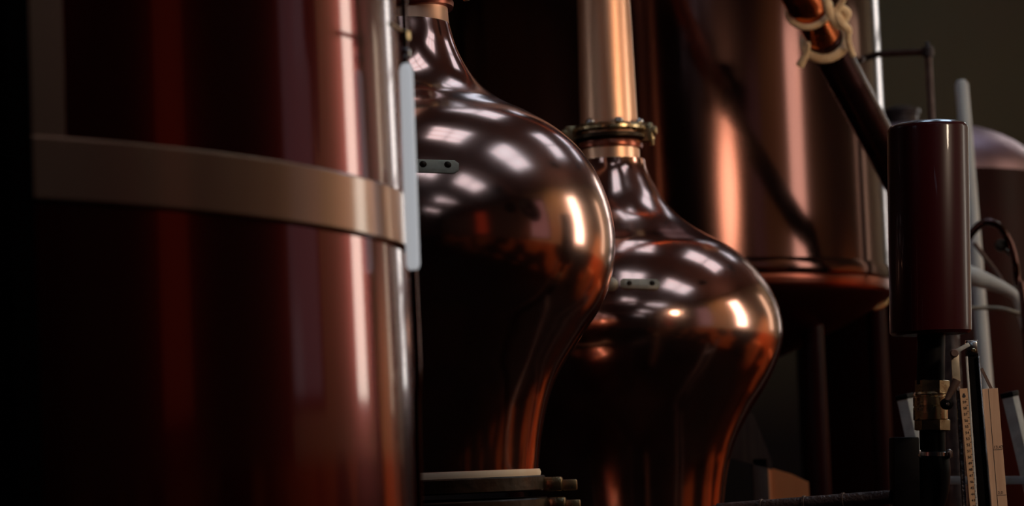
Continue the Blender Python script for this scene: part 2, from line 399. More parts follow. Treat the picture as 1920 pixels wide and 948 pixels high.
# clamp of still two
fz = P(1148, 252, Y2s).z
def clamp(root, cx, Y, z, rr, k, ang_bolt, tilt=0.0):
    top = new(); lathe(top, (0, 0, 0), [(rr * .9, .002), (rr + .018 * k, .002), (rr + .029 * k, .010 * k), (rr + .029 * k, .020 * k), (rr + .020 * k, .030 * k), (rr * .9, .034 * k)], 96, cap=False)
    bot = new(); lathe(bot, (0, 0, 0), [(rr * .9, -.030 * k), (rr + .014 * k, -.028 * k), (rr + .025 * k, -.020 * k), (rr + .025 * k, -.008 * k), (rr + .012 * k, -.003), (rr * .9, -.003)], 96, cap=False)
    seal = new(); lathe(seal, (0, 0, 0), [(rr * .9, -.058 * k), (rr + .010 * k, -.056 * k), (rr + .013 * k, -.045 * k), (rr + .008 * k, -.030 * k), (rr * .9, -.028 * k)], 96, cap=False)
    mt = Matrix.Translation((cx, Y, z)) @ Matrix.Rotation(tilt, 4, 'Y')
    for b in (top, bot, seal): bmesh.ops.transform(b, matrix=mt, verts=b.verts)
    link('clamp_ring', top, M['brass'], root); cr = link('clamp_ring', bot, M['bronze'], root)
    link('seal_ring', seal, M['tank_under'], root)
    for i, a in enumerate(ang_bolt):
        d = Vector((math.cos(a), math.sin(a), 0)); q = Vector((0, 0, 0)) + d * (rr + .030 * k)
        bm = new(); box(bm, q + Vector((0, 0, 0)), (.03 * k, .045 * k, .07 * k), basis((-d.y, d.x, 0), (0, 0, 1)), .007 * k)
        box(bm, q + d * .020 * k + Vector((0, 0, .006 * k)), (.028 * k, .036 * k, .034 * k), basis((-d.y, d.x, 0), (0, 0, 1)), .009 * k)
        bolt(bm, q + d * .016 * k + Vector((0, 0, -.018 * k)), (0, 0, -1), .009 * k, .03 * k)
        bmesh.ops.transform(bm, matrix=mt, verts=bm.verts)
        link('clamp_lug', bm, M['brass'], cr)
    # wing bolts around the ring
clamp(root2, cx2, Y2s, fz, rr2, 1.0, [R(-8), R(184)])
for a in (-125, -75, -30, 40, 90, 140):
    d = Vector((math.cos(R(a)), math.sin(R(a)), 0)); q = Vector((cx2, Y2s, fz)) + d * (rr2 + .016)
    bm = new(); lathe(bm, q + Vector((0, 0, .028)), [(.012, 0), (.017, .003), (.016, .012), (.008, .018)], 16); link('clamp_bolt', bm, M['steel'], root2)

# neck of still one
z1 = prof1[-1][1]; r1 = prof1[-1][0]
bm = new(); lathe(bm, (cx1, Y1s, 0), [(r1, z1 - .004), (r1 * .985, z1 + .01), (r1 * .965, z1 + .08), (r1 * .95, z1 + .3), (r1 * .9, z1 + 1.0), (r1 * .85, 4.2)], 96, cap=False); link('neck', bm, M['copper_neck'], root1)
a0 = Vector((cx1, Y1s, 4.2))
bm = new(); tube(bm, [a0, a0 + Vector((0, 0, .12)), a0 + Vector((-.10, .1, .26)), a0 + Vector((-.35, .4, .30)), a0 + Vector((-1.4, 1.9, .12))], [r1 * .85, r1 * .85, r1 * .83, r1 * .8, r1 * .7], 32); link('lyne_arm', bm, M['copper_neck'], root1)
clamp(root1, cx1, Y1s, P(757, -12, Y1s).z, r1 * .96, 1.15, [R(-5), R(-100), R(185)], tilt=R(-7))

def surf_plate(root, cx, Y, prof, x0, x1, y0, y1, thick, m, hook=False):
    """riveted plate that follows the still's surface"""
    def hit(px, py):
        p = P(px, py, Y); d = (p - CAM)
        best = None
        lo, hi = (Y - 1.0) / Y, 1.0
        for k in range(4000):
            t = lo + (hi - lo) * k / 4000
            q = CAM + d * t; rad = math.hypot(q.x - cx, q.y - Y)
            for j in range(len(prof) - 1):
                if prof[j][1] <= q.z <= prof[j + 1][1]:
                    f = (q.z - prof[j][1]) / (prof[j + 1][1] - prof[j][1] + 1e-9); r = prof[j][0] * (1 - f) + prof[j + 1][0] * f
                    if rad <= r: return q
                    break
        return p
    def nrm(q):
        e = 3
        a = hit(q[0] - e, q[1]); b = hit(q[0] + e, q[1]); c = hit(q[0], q[1] - e); d = hit(q[0], q[1] + e)
        n = (b - a).cross(c - d).normalized()
        return n if n.y < 0 else -n
    nx, ny = 14, 5
    fr = []; bk = []
    bm = new()
    rr = (y1 - y0) / 2
    for i in range(nx + 1):
        x = x0 + (x1 - x0) * i / nx
        e = min(x - x0, x1 - x); hh = rr if e >= rr * .8 else rr * (0.55 + .45 * math.sqrt(max(0, 1 - (1 - e / (rr * .8)) ** 2)))
        a = []; b = []
        for j in range(ny + 1):
            yy = (y0 + y1) / 2 + hh * (2 * j / ny - 1) + (x - x0) * .03
            h = hit(x, yy); n = nrm((x, yy))
            edge = 0.6 if j in (0, ny) or i in (0, nx) else 1
            a.append(bm.verts.new(h + n * thick * edge)); b.append(bm.verts.new(h - n * thick))
        fr.append(a); bk.append(b)
    for i in range(nx):
        for j in range(ny):
            bm.faces.new((fr[i][j], fr[i + 1][j], fr[i + 1][j + 1], fr[i][j + 1])); bm.faces.new((bk[i][j], bk[i][j + 1], bk[i + 1][j + 1], bk[i + 1][j]))
    for i in range(nx):
        bm.faces.new((fr[i][0], bk[i][0], bk[i + 1][0], fr[i + 1][0])); bm.faces.new((fr[i][ny], fr[i + 1][ny], bk[i + 1][ny], bk[i][ny]))
    for j in range(ny):
        bm.faces.new((fr[0][j], fr[0][j + 1], bk[0][j + 1], bk[0][j])); bm.faces.new((fr[nx][j], bk[nx][j], bk[nx][j + 1], fr[nx][j + 1]))
    pl = link('riveted_plate', bm, m, root)
    return pl, hit, nrm

pl, hit, nrm = surf_plate(root1, cx1, Y1s, prof1, 748, 860, 298, 322, .004, M['plate'])
for (px, py) in ((793, 309), (839, 310)):
    h = hit(px, py); n = nrm((px, py)); bm = new(); lathe(bm, h + n * .003, [(.0095, 0), (.0095, .002), (.006, .0055), (.002, .007)], 20, n); link('rivet', bm, M['bronze'], pl)
pl, hit, nrm = surf_plate(root2, cx2, Y2s, prof2, 1163, 1236, 523, 541, .009, M['plate'])
for (px, py) in ((1180, 533), (1222, 533)):
    h = hit(px, py); n = nrm((px, py)); bm = new(); lathe(bm, h + n * .008, [(.010, 0), (.009, .003), (.003, .006)], 20, n); link('rivet', bm, M['bronze'], pl)
h = hit(1146, 533); n = nrm((1146, 533))
bm = new(); lathe(bm, h - n * .004, [(.025, 0), (.025, .010), (.018, .022), (.006, .028)], 28, n); link('round_boss', bm, M['plate'], pl)

# ---------------------------------------------------------------- foreground red vessel
Yv = 4.35
cv = P(-20, 474, Yv); cxv = cv.x
def sil_r(px, py):
    d = P(px, py, Yv) - CAM; az = math.atan2(d.x, d.y); ac = math.atan2(cxv, Yv); return math.hypot(cxv, Yv) * math.sin(az - ac)
ra, rb_ = sil_r(747, 80), sil_r(788, 900)
za, zb_ = P(750, 80, Yv).z, P(790, 900, Yv).z
def rv(z): return rb_ + (ra - rb_) * (z - zb_) / (za - zb_)
rootv = empty('copper_vessel', (cxv, Yv, 0), 'huge blurred red lacquered copper vessel with bronze hoop, filling the left foreground', 'vessel')
bm = new(); lathe(bm, (cxv, Yv, 0), [(rv(0) * .97, 0), (rv(0), .03), (rv(.3), .3)] + [(rv(z), z) for z in (0.8, 1.2, 1.6, 2.0, 2.4, 2.8, 3.2)] + [(rv(3.2) * .96, 3.32), (rv(3.2) * .7, 3.5), (.2, 3.62), (.01, 3.63)], 192); link('shell', bm, M['vessel'], rootv)
zt = P(300, 257, Yv - .7).z; zbm = P(300, 377, Yv - .7).z
hoop_h = (zt - zbm)
tilt = R(3.6)
bm = new(); n = 192; rings = []
zc = (zt + zbm) / 2
for (dr, dz) in ((-.01, -hoop_h / 2), (.009, -hoop_h / 2 + .0), (.012, -hoop_h / 2 + .004), (.012, hoop_h / 2 - .004), (.009, hoop_h / 2), (-.01, hoop_h / 2)):
    rg = []
    for i in range(n):
        a = 2 * PI * i / n; z = zc + dz - math.tan(tilt) * (math.cos(a) * rv(zc) - .28); r = rv(z) + dr
        rg.append(bm.verts.new((cxv + r * math.cos(a), Yv + r * math.sin(a), z)))
    rings.append(rg)
for k in range(5):
    for i in range(n): j = (i + 1) % n; bm.faces.new((rings[k][i], rings[k][j], rings[k + 1][j], rings[k + 1][i]))
link('hoop', bm, M['band'], rootv)
def strap(px0, px1, z0, z1, name, m, th=.009):
    def ang(px):
        d = P(px, 300, Yv) - CAM; a = math.atan2(d.x, d.y); D = math.hypot(cxv, Yv); ac = math.atan2(cxv, Yv)
        r = rv(2.2); t = D * math.cos(a - ac) - math.sqrt(r * r - (D * math.sin(a - ac)) ** 2)
        q = Vector((math.sin(a) * t, math.cos(a) * t)); return math.atan2(q.y - Yv, q.x - cxv)
    a0, a1 = ang(px0), ang(px1); bm = new(); k = 10; F = []; B = []
    for z in (z0, (z0 + z1) / 2, z1):
        F.append([bm.verts.new((cxv + (rv(z) + th) * math.cos(a0 + (a1 - a0) * i / k), Yv + (rv(z) + th) * math.sin(a0 + (a1 - a0) * i / k), z)) for i in range(k + 1)])
        B.append([bm.verts.new((cxv + (rv(z) - .01) * math.cos(a0 + (a1 - a0) * i / k), Yv + (rv(z) - .01) * math.sin(a0 + (a1 - a0) * i / k), z)) for i in range(k + 1)])
    for j in range(2):
        for i in range(k):
            bm.faces.new((F[j][i], F[j][i + 1], F[j + 1][i + 1], F[j + 1][i])); bm.faces.new((B[j][i], B[j + 1][i], B[j + 1][i + 1], B[j][i + 1]))
        bm.faces.new((F[j][0], F[j + 1][0], B[j + 1][0], B[j][0])); bm.faces.new((F[j][k], B[j][k], B[j + 1][k], F[j + 1][k]))
    for i in range(k):
        bm.faces.new((F[0][i], B[0][i], B[0][i + 1], F[0][i + 1])); bm.faces.new((F[2][i], F[2][i + 1], B[2][i + 1], B[2][i]))
    link(name, bm, m, rootv)
strap(46, 122, zt - .02, 3.15, 'vertical_strap', M['band'])

# glowing tube made up for the bright strip between vessel and near still
Yt = 4.12
tp = lambda x, y: P(x, y, Yt)
def vx(y): return 762 + (y - 120) * (13 / 388)
roott = empty('glow_tube', (tp(784, 900).x, Yt, 0), 'milky white vertical glowing tube, made up for a bright strip, on a thin pipe, beside the red vessel', 'light')
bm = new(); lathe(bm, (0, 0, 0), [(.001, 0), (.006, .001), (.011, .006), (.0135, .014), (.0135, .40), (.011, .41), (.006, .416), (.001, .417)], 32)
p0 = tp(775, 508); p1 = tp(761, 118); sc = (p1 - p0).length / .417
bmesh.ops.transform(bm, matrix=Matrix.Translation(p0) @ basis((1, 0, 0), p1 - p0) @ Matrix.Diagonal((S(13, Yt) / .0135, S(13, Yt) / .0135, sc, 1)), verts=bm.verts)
link('tube', bm, M['strip_glow'], roott)
q = tp(786, 948); q0 = Vector((q.x, q.y, .001))
bm = new(); tube(bm, [q0, q, tp(783, 700), tp(776, 530), tp(775, 500)], S(7, Yt), 16); link('lower_pipe', bm, M['tank'], roott)
bm = new(); tube(bm, [tp(761, 125), tp(759, 80), tp(757, 0), tp(754, -150)], S(6, Yt), 16); link('upper_pipe', bm, M['tank'], roott)
bm = new(); lathe(bm, tp(758, 78), [(S(7, Yt), 0), (S(12, Yt), .003), (S(12, Yt), .018), (S(7, Yt), .022)], 6); link('fitting_nut', bm, M['brass'], roott)
bm = new(); lathe(bm, tp(760, 108), [(S(7, Yt), 0), (S(10, Yt), .003), (S(10, Yt), .014), (S(7, Yt), .018)], 24); link('fitting_nut', bm, M['steel'], roott)
bm = new(); tube(bm, [tp(757, 60), tp(735, 60) + Vector((0, -.08, 0))], S(4, Yt), 12); link('bracket', bm, M['brass'], roott)

# black post in the left foreground
pq = P(44, 474, 3.2)
bm = new(); box(bm, (pq.x - .10, 3.2, 2.2), (.2, .16, 4.4), Matrix.Rotation(R(-.6), 4, 'Y'), .008)
for v in bm.verts:
    if v.co.z < .02: v.co.z = 0
o = link('timber_post', bm, M['post'], smooth=False); tag(o, 'black timber post at the far left edge, in front of the red vessel', 'post')

# ---------------------------------------------------------------- big tank behind
Yk = 11.0
azr = math.atan2(*(lambda d: (d.x, d.y))(P(1664, 300, Yk) - CAM)); azl = math.atan2(*(lambda d: (d.x, d.y))(P(838, 300, Yk) - CAM))
ac = (azr + azl) / 2; D = Yk / math.cos(ac); Rk = D * math.sin((azr - azl) / 2); cxk = Yk * math.tan(ac)
rootk = empty('storage_tank', (cxk, Yk, 0), 'large dark plum copper tank with conical bottom, behind both pot stills', 'tank')
zbt = P(1500, 497, Yk - Rk * .85).z
bm = new(); lathe(bm, (cxk, Yk, 0), [(Rk * .985, zbt - .0), (Rk * 1.0, zbt + .012), (Rk, zbt + .05), (Rk, 4.6), (Rk * .95, 4.66), (Rk * .6, 4.78), (.05, 4.85)], 192, cap=False); link('shell', bm, M['tank'], rootk)
bm = new(); lathe(bm, (cxk, Yk, 0), [(Rk * 1.0, zbt - .035), (Rk + .012, zbt - .03), (Rk + .016, zbt - .015), (Rk + .016, zbt + .015), (Rk + .012, zbt + .03), (Rk, zbt + .035)], 192, cap=False); link('rim', bm, M['tank'], rootk)
zside = zbt - .11
bm = new(); lathe(bm, (cxk, Yk, 0), smooth_prof([(Rk * .995, zbt - .02), (Rk * 1.0, zside + .05), (Rk * .97, zside), (Rk * .80, zside - .10), (Rk * .5, zside - .24), (.18, zside - .36)][::-1]), 192, cap=False); link('cone_bottom', bm, M['tank_under'], rootk)
bm = new(); lathe(bm, (cxk, Yk, 0), [(.05, .9), (.05, zside - .4), (.09, zside - .4), (.18, zside - .35)], 32); 
link('outlet_pipe', bm, M['darkiron'], rootk)
bm = new(); lathe(bm, (cxk, Yk, 0), [(.16, 0), (.16, .8), (.08, .9), (.05, .92)], 32); link('outlet_foot', bm, M['darkiron'], rootk)
def leg_at(px, Yl):
    p = P(px, 700, Yl)
    bm = new(); top = Vector((p.x, Yl, zside - .02)); rr = math.hypot(p.x - cxk, Yl - Yk)
    lathe(bm, (p.x, Yl, 0), [(.08, 0), (.08, .02), (.05, .02), (.05, zside + .0)], 24)
    return bm
for px, Yl in ((1528, 10.6), (1648, 11.35)):
    link('leg', leg_at(px, Yl), M['maroon'], rootk)
link('leg', leg_at(1010, 10.5), M['maroon'], rootk); link('leg', leg_at(960, 11.6), M['maroon'], rootk)
# little tap below the tank
p = P(1652, 575, 10.9)
bm = new(); tube(bm, [P(1668, 548, 10.98), P(1660, 566, 10.95), P(1650, 574, 10.92), P(1636, 578, 10.9)], .014, 12)
lathe(bm, P(1654, 562, 10.92), [(.012, 0), (.03, .004), (.03, .014), (.012, .018)], 12)
link('drain_tap', bm, M['brass'], rootk)

# second tank far right
Y2k = 13.0
c = P(1712, 330, Y2k); R2 = S(236, Y2k)
rootk2 = empty('domed_tank', (c.x, Y2k, 0), 'dark maroon domed tank at the far right, below the olive wall', 'tank')
zs = P(1712, 340, Y2k).z; zd = P(1712, 232, Y2k).z
zs2 = P(1900, 322, Y2k - .4).z
prof = [(R2 * .98, 0), (R2, .03), (R2, zs2 - .02), (R2 * .999, zs2)]
dome = [(R2 * math.cos(t) , zs2 + (zd - zs2) * math.sin(t)) for t in [R(a) for a in range(0, 90, 6)]] + [(.01, zd)]
bm = new(); lathe(bm, (c.x, Y2k, 0), prof, 128, cap=False); link('shell', bm, M['maroon'], rootk2)
bm = new(); lathe(bm, (c.x, Y2k, 0), dome, 128, cap=False); link('dome', bm, M['dome'], rootk2)
bm = new(); lathe(bm, (P(1690, 228, Y2k).x, Y2k, P(1690, 240, Y2k).z), [(S(32, Y2k), 0), (S(32, Y2k), S(24, Y2k)), (S(36, Y2k), S(26, Y2k)), (S(36, Y2k), S(34, Y2k)), (S(20, Y2k), S(40, Y2k)), (.01, S(42, Y2k))], 48); link('manhole_lid', bm, M['darkiron'], rootk2)

# pale leaning pole
Yp = 10.6
a = P(1803, 158, Yp); b = P(1839, 600, Yp); d = (b - a).normalized(); t = (0 - a.z) / d.z
foot = a + d * t
bm = new(); rp = S(13, Yp)
tube(bm, [foot, a - (-d) * .0, a - d * .02], [rp, rp, rp * .6], 24, smooth=False)
o = link('leaning_pole', bm, M['pole'], sharp=50); tag(o, 'pale grey leaning pole with rounded top, right of the dark cylinder', 'pole')

# thin railing pipe
Yr = 10.55
bm = new(); tube(bm, [P(1612, 112, Yk - Rk * .55), P(1650, 101, Yr + .2), P(1738, 97, Yr)], S(6.5, Yr), 14, smooth=False)
rail = empty('railing_pipe', (P(1738, 97, Yr).x, Yr, 0), 'thin dark angled pipe above the dark cylinder, beside the large tank', 'pipe')
link('cross_pipe', bm, M['rust'], rail)
p = P(1740, 97, Yr); bm = new(); tube(bm, [(P(1740, 97, Yr)), Vector((p.x, Yr, 0.0))], S(7, Yr), 14, smooth=False); link('upright_pipe', bm, M['rust'], rail)
bm = new(); lathe(bm, p - Vector((0, 0, .028)), [(.012, 0), (.026, .006), (.028, .028), (.026, .05), (.012, .056), (.010, .07), (.004, .074)], 20); link('elbow_joint', bm, M['darkiron'], rail)

# pale spout, hose and rod at right
Ys = 9.6
q = lambda x, y, dy=0: P(x, y, Ys + dy)
sp = empty('curved_spout', (q(1800, 520).x, Ys, 0), 'pale curved metal spout coming out from behind the dark cylinder, right edge', 'spout')
bm = new(); tube(bm, [q(1770, 500, .1), q(1815, 515), q(1850, 527), q(1885, 542), q(1904, 556), q(1912, 578), q(1922, 615)], [S(19, Ys), S(19, Ys), S(15, Ys), S(11, Ys), S(9, Ys), S(8, Ys), S(8, Ys)], 24); link('pipe', bm, M['pole'], sp)
bm = new(); tube(bm, [q(1820, 577, -.1), q(1860, 577, -.1), q(1885, 580, -.1), q(1925, 592, -.1)], S(4, Ys), 12); link('tie_rod', bm, M['plate'], sp)
bm = new(); tube(bm, [q(1826, 455, .05), q(1845, 480, .05), q(1865, 505, .05), q(1884, 535, .02)], S(4, Ys), 12); link('brace', bm, M['rust'], sp)
pz = q(1770, 500, .1); bm = new(); lathe(bm, (pz.x, pz.y, 0), [(.12, 0), (.12, .02), (.045, .03), (.045, pz.z - .04), (.06, pz.z - .02), (.06, pz.z + .05), (.03, pz.z + .06)], 28); link('stand', bm, M['darkiron'], sp)
hs = empty('rubber_hose', (q(1900, 560).x, Ys - .15, 0), 'dark curved hose looping over the pale spout', 'hose')
bm = new(); tube(bm, [q(1800, 470, -.1), q(1826, 432, -.12), q(1848, 416, -.15), q(1872, 424, -.15), q(1892, 452, -.15), q(1903, 490, -.15), q(1908, 530, -.13), q(1925, 640, -.15), Vector((q(1935, 900).x, Ys - .15, .02))], S(7, Ys), 14); link('hose', bm, M['tank'], hs)
bm = new(); lathe(bm, q(1876, 462, -.12), [(S(10, Ys), 0), (S(12, Ys), .006), (S(12, Ys), .016), (S(8, Ys), .02)], 16, (0, -1, .3))
tube(bm, [q(1876, 462, -.12), q(1900, 480, -.14)], S(4, Ys), 10); link('hose_clip', bm, M['bronze'], hs)

# ---------------------------------------------------------------- tied pipe
Yq = 9.0
yq = lambda y: 9.15 + .0019 * y
g = lambda x, y, dy=0: P(x, y, yq(y) + dy)
rp = S(36, 9.0)
pa = g(1462, -95); pb = g(1508, 2); pc = g(1562, 110); pd = g(1735, 430)
pipe = empty('transfer_pipe', (g(1746, 460).x, g(1746, 460).y + .12, 0), 'dark slanting copper pipe with orange upper end, running down behind the dark cylinder', 'pipe')
dirp = (pd - pb).normalized()
up_end = pb - dirp * 2.4
bm = new(); tube(bm, [up_end, pb + dirp * .02], rp * 1.07, 40, smooth=False); link('upper_sleeve', bm, M['pipe_hot'], pipe)
bm = new(); tube(bm, [pb - dirp * .02, pb + dirp * .25], rp * .92, 40, smooth=False); link('copper_joint', bm, M['pipe_hot'], pipe)
low = Vector((g(1746, 460).x, g(1746, 460).y + .12, 1.9))
bm = new(); tube(bm, [pb + dirp * .20, g(1700, 362), g(1738, 440), low, Vector((low.x, low.y, 1.2)), Vector((low.x, low.y, 0.001))], [rp] * 2 + [rp * .9] + [rp * .7] * 3, 40); link('lower_pipe', bm, M['pipe'], pipe)
# rope knotted round it
def around(t, lift, ang, tw):
    ax = dirp; u = ax.cross(Vector((0, 1, 0))).normalized(); v = ax.cross(u).normalized()
    return pb + ax * t + (u * math.cos(ang) + v * math.sin(ang)) * (rp * lift)
rope = empty('rope_tie', tuple(pb + dirp * .15), 'pale jute rope knotted around the slanting copper pipe', 'rope')
def coil(t0, t1, a0, a1, lift, r, name='rope_turn', slope=0.0):
    n = 26; pts = [around(t0 + (t1 - t0) * i / n + slope * math.sin(a0 + (a1 - a0) * i / n), lift, a0 + (a1 - a0) * i / n, 0) for i in range(n + 1)]
    bm = new(); tube(bm, pts, r, 12, smooth=False); link(name, bm, M['rope'], rope)
rr = S(8.5, 8.6)
coil(.045, .045, 0, 2 * PI, 1.13, rr * .8, slope=.03)
coil(.215, .215, 0, 2 * PI, 1.16, rr * 1.15, slope=.03)
fy = -.125
k = lambda x, y, dy=fy: P(x, y, yq(y) + dy)
bm = new(); tube(bm, [k(1548, -4), k(1552, 14, -.13), k(1562, 36, -.14), k(1572, 48, -.14), k(1582, 40, -.14), k(1588, 24), k(1578, 16), k(1568, 22, -.13), k(1576, 40, -.15), k(1590, 56, -.12), k(1590, 68), k(1592, 84), k(1600, 104)], [rr, rr, rr * 1.1, rr, rr, rr * 1.1, rr * .9, rr, rr * 1.2, rr, rr * .8, rr * .8, rr * .7], 12); link('rope_knot', bm, M['rope'], rope)
bm = new(); tube(bm, [k(1568, 20), k(1576, 8), k(1586, -10), k(1600, -30)], rr * .8, 12); link('rope_end', bm, M['rope'], rope)
bm = new(); tube(bm, [k(1516, 80), k(1514, 96), k(1508, 108), k(1500, 122)], [rr * .5, rr * .6, rr * .9, rr * 1.1], 12); link('rope_end', bm, M['rope'], rope)

# ---------------------------------------------------------------- dark cylinder gauge at right
Yg = 6.3
top = P(1739, 238, Yg); bot = P(1745, 627, Yg)
axis = (top - bot).normalized(); H = (top - bot).length; rg = S(76, Yg)
stem0 = P(1746, 850, Yg)
gauge = empty('expansion_cylinder', (stem0.x, Yg, 0), 'dark maroon upright cylinder with domed top on a brass valve fitting, at right', 'cylinder')
bm = new(); lathe(bm, bot, [(rg * .5, -.001), (rg * .93, 0), (rg, .008), (rg * 1.0, H - .010), (rg * .985, H - .004), (rg * .96, H)], 128, axis); link('cylinder_body', bm, M['lacquer'], gauge)
bm = new(); lathe(bm, top, [(rg * .96, -.001), (rg * .93, .004), (rg * .8, .009), (rg * .5, .0135), (rg * .2, .016), (.001, .0165)], 128, axis); link('domed_lid', bm, M['steel'], gauge)
g = lambda x, y, dy=0: P(x, y, Yg + dy)
def seg(x0, y0, x1, y1, wpx, m, name, n=48, prof=None):
    a = g(x0, y0); b = g(x1, y1); d = (a - b); L_ = d.length; r = S(wpx / 2, Yg); bm = new()
    lathe(bm, b, prof(r, L_) if prof else [(r * .9, 0), (r, .002), (r, L_ - .002), (r * .9, L_)], n, d)
    return link(name, bm, m, gauge)
seg(1746, 620, 1745, 722, 52, M['black'], 'stem')
seg(1748, 712, 1748, 738, 64, M['brass'], 'hex_nut', 6)
un = seg(1744, 734, 1745, 787, 64, M['brass'], 'union_body', 64, lambda r, L_: [(r * .9, 0), (r, .002), (r, L_ * .45), (r * .96, L_ * .47), (r * .96, L_ * .50), (r, L_ * .52), (r, L_ * .8), (r * .93, L_ * .84), (r * .93, L_ * .88), (r * .98, L_ * .92), (r * .9, L_)])
seg(1748, 785, 1748, 807, 66, M['brass'], 'hex_nut', 6)
# stamped digits
mt = Matrix.Translation(g(1723, 760, -S(32, Yg) * .78 - .003)) @ Matrix.Rotation(R(90), 4, 'X') @ Matrix.Rotation(R(-38), 4, 'Y') @ Matrix.Rotation(R(-90), 4, 'Z')
link('stamped_marks', text('155', .02, M['ink'], None, mt, .0008), M['steel'], un, smooth=False)
seg(1748, 805, 1749, 850, 48, M['black'], 'stem')
cl = seg(1749, 846, 1749, 856, 62, M['steel'], 'clamp_ring', 64)
for x in (1720, 1779):
    bm = new(); box(bm, g(x, 851, -.02), (.016, .03, .022), None, .003); lathe(bm, g(x, 842, -.03), [(.004, 0), (.007, .002), (.007, .02), (.004, .024)], 8, (0, -.2, -1)); link('clamp_bolt', bm, M['steel'], cl)
# black elbow and body below
e0 = g(1749, 856)
bm = new(); tube(bm, [e0 + Vector((0, 0, .002)), g(1749, 880), g(1746, 915), g(1738, 948), g(1720, 985), g(1700, 1000), Vector((g(1690, 1000).x, Yg, 1.2)), Vector((g(1690, 1000).x, Yg, 0.001))], [S(30, Yg), S(33, Yg), S(33, Yg), S(31, Yg), S(30, Yg), S(30, Yg), S(28, Yg), S(28, Yg)], 36); link('elbow_pipe', bm, M['black'], gauge)
bm = new(); box(bm, g(1696, 905), (S(48, Yg), .08, S(170, Yg)), basis((1, 0, 0), axis), .004); link('mounting_block', bm, M['black'], gauge)
# horizontal floor pipe towards the left
pi = empty('iron_pipe', tuple(g(1680, 930)), 'dark pitted iron pipe running low across the bottom, left of the dark cylinder', 'pipe')
A = g(1671, 931); B = P(1380, 953, 6.5); dd = (B - A)
bm = new(); tube(bm, [A, B, B + dd * .12], S(13, Yg), 24, smooth=False); link('pipe_run', bm, M['darkiron'], pi)
for f in (.83, .55, .30):
    bm = new(); lathe(bm, A + dd * f, [(S(13, Yg), -.004), (S(15, Yg), -.003), (S(15, Yg), .003), (S(13, Yg), .004)], 24, dd); link('weld_ring', bm, M['darkiron'], pi)
e = B + dd * .12
bm = new(); tube(bm, [e, e + dd.normalized() * .02 + Vector((0, 0, -.03)), Vector((e.x, e.y, e.z - .2)), Vector((e.x, e.y, 0.001))], S(12, Yg), 20); link('downpipe', bm, M['darkiron'], pi)

# ---------------------------------------------------------------- scale and lever
Yw = 6.2
w = lambda x, y, dy=0: P(x, y, Yw + dy)
def down(a, b, z):  # continue the line a-b down to height z
    d = b - a; return a + d * ((z - a.z) / d.z)
gs = empty('scale_stand', (down(w(1818, 668), w(1850, 948), 0).x, Yw, 0), 'black upright with silver edges, levered to the valve, between ruler and board', 'stand')
a = w(1824, 662); b = w(1845, 948); f = down(a, b, 0)
bm = new(); bar(bm, f, a, S(18, Yw), .018, bev=.001); link('rail_core', bm, M['black'], gs, smooth=False)
a = w(1812, 668, -.012); b = w(1831, 948, -.012); bm = new(); bar(bm, down(a, b, 0), a, S(4, Yw), .010, bev=.0008); link('silver_edge', bm, M['dullsteel'], gs)
a = w(1834, 668, -.012); b = w(1857, 948, -.012); bm = new(); bar(bm, down(a, b, 0), a, S(3.5, Yw), .010, bev=.0008); link('silver_edge', bm, M['steel'], gs)
bm = new(); box(bm, w(1821, 653), (S(20, Yw), .03, S(26, Yw)), basis((1, 0, 0), w(1812, 600) - w(1816, 660)), .003)
for i in range(6):
    box(bm, w(1812 + i * 3.6, 640), (S(1.8, Yw), .028, S(5, Yw)), None, .0005)
link('knurled_head', bm, M['steel'], gs)
bm = new(); lathe(bm, w(1825, 657, -.014), [(S(4.5, Yw), 0), (S(4.5, Yw), .006), (S(3, Yw), .008)], 20, (0, -1, 0)); link('pivot_pin', bm, M['brass'], gs)
bm = new(); bar(bm, w(1786, 662, -.012), w(1817, 645, -.012), S(8, Yw), .012, side=(0, 0, 1), bev=.002); link('link_bar', bm, M['dullsteel'], gs)
bm = new(); lathe(bm, w(1788, 662, -.018), [(S(7, Yw), 0), (S(8, Yw), .003), (S(8, Yw), .012), (S(6, Yw), .015)], 20, (0, -1, 0)); link('link_joint', bm, M['rust'], gs)
bm = new(); bar(bm, w(1793, 715, -.012), w(1790, 664, -.012), S(15, Yw), .008, bev=.001); link('lever_plate', bm, M['plate'], gs)
bm = new(); tube(bm, [w(1794, 712, -.014), w(1785, 730, -.014), w(1777, 745, -.014), w(1773, 758, -.014)], [S(8, Yw), S(7, Yw), S(5, Yw), S(4, Yw)], 14); link('lever_arm', bm, M['rust'], gs)
bm = new(); lathe(bm, w(1773, 757, .01), [(S(9, Yw), 0), (S(11, Yw), .006), (S(11, Yw), .026), (S(6, Yw), .032), (S(5, Yw), .04)], 24, (0, -1, 0)); link('pivot_knob', bm, M['black'], gs)
bm = new(); lathe(bm, w(1776, 757, -.03), [(S(3, Yw), 0), (S(3, Yw), .01), (S(2, Yw), .012)], 12, (0, -1, 0)); link('pivot_screw', bm, M['steel'], gs)
bm = new(); bar(bm, down(w(1796, 730), w(1808, 948), 0), w(1796, 725), S(7, Yw), .014, bev=.001); link('back_bar', bm, M['darkiron'], gs)
for zz in (1.15, .6):
    l = down(w(1796, 730), w(1808, 948), zz); r_ = down(w(1866, 730, 0), w(1882, 948, 0), zz)
    bm = new(); bar(bm, l + Vector((0, .016, 0)), r_ + Vector((0, .016, 0)), .02, .006, side=(0, 0, 1)); link('cross_bar', bm, M['darkiron'], gs)
bm = new(); bar(bm, w(1840, 690, .03), w(1862, 735, .03), S(5, Yw), .006); link('stay', bm, M['rust'], gs)

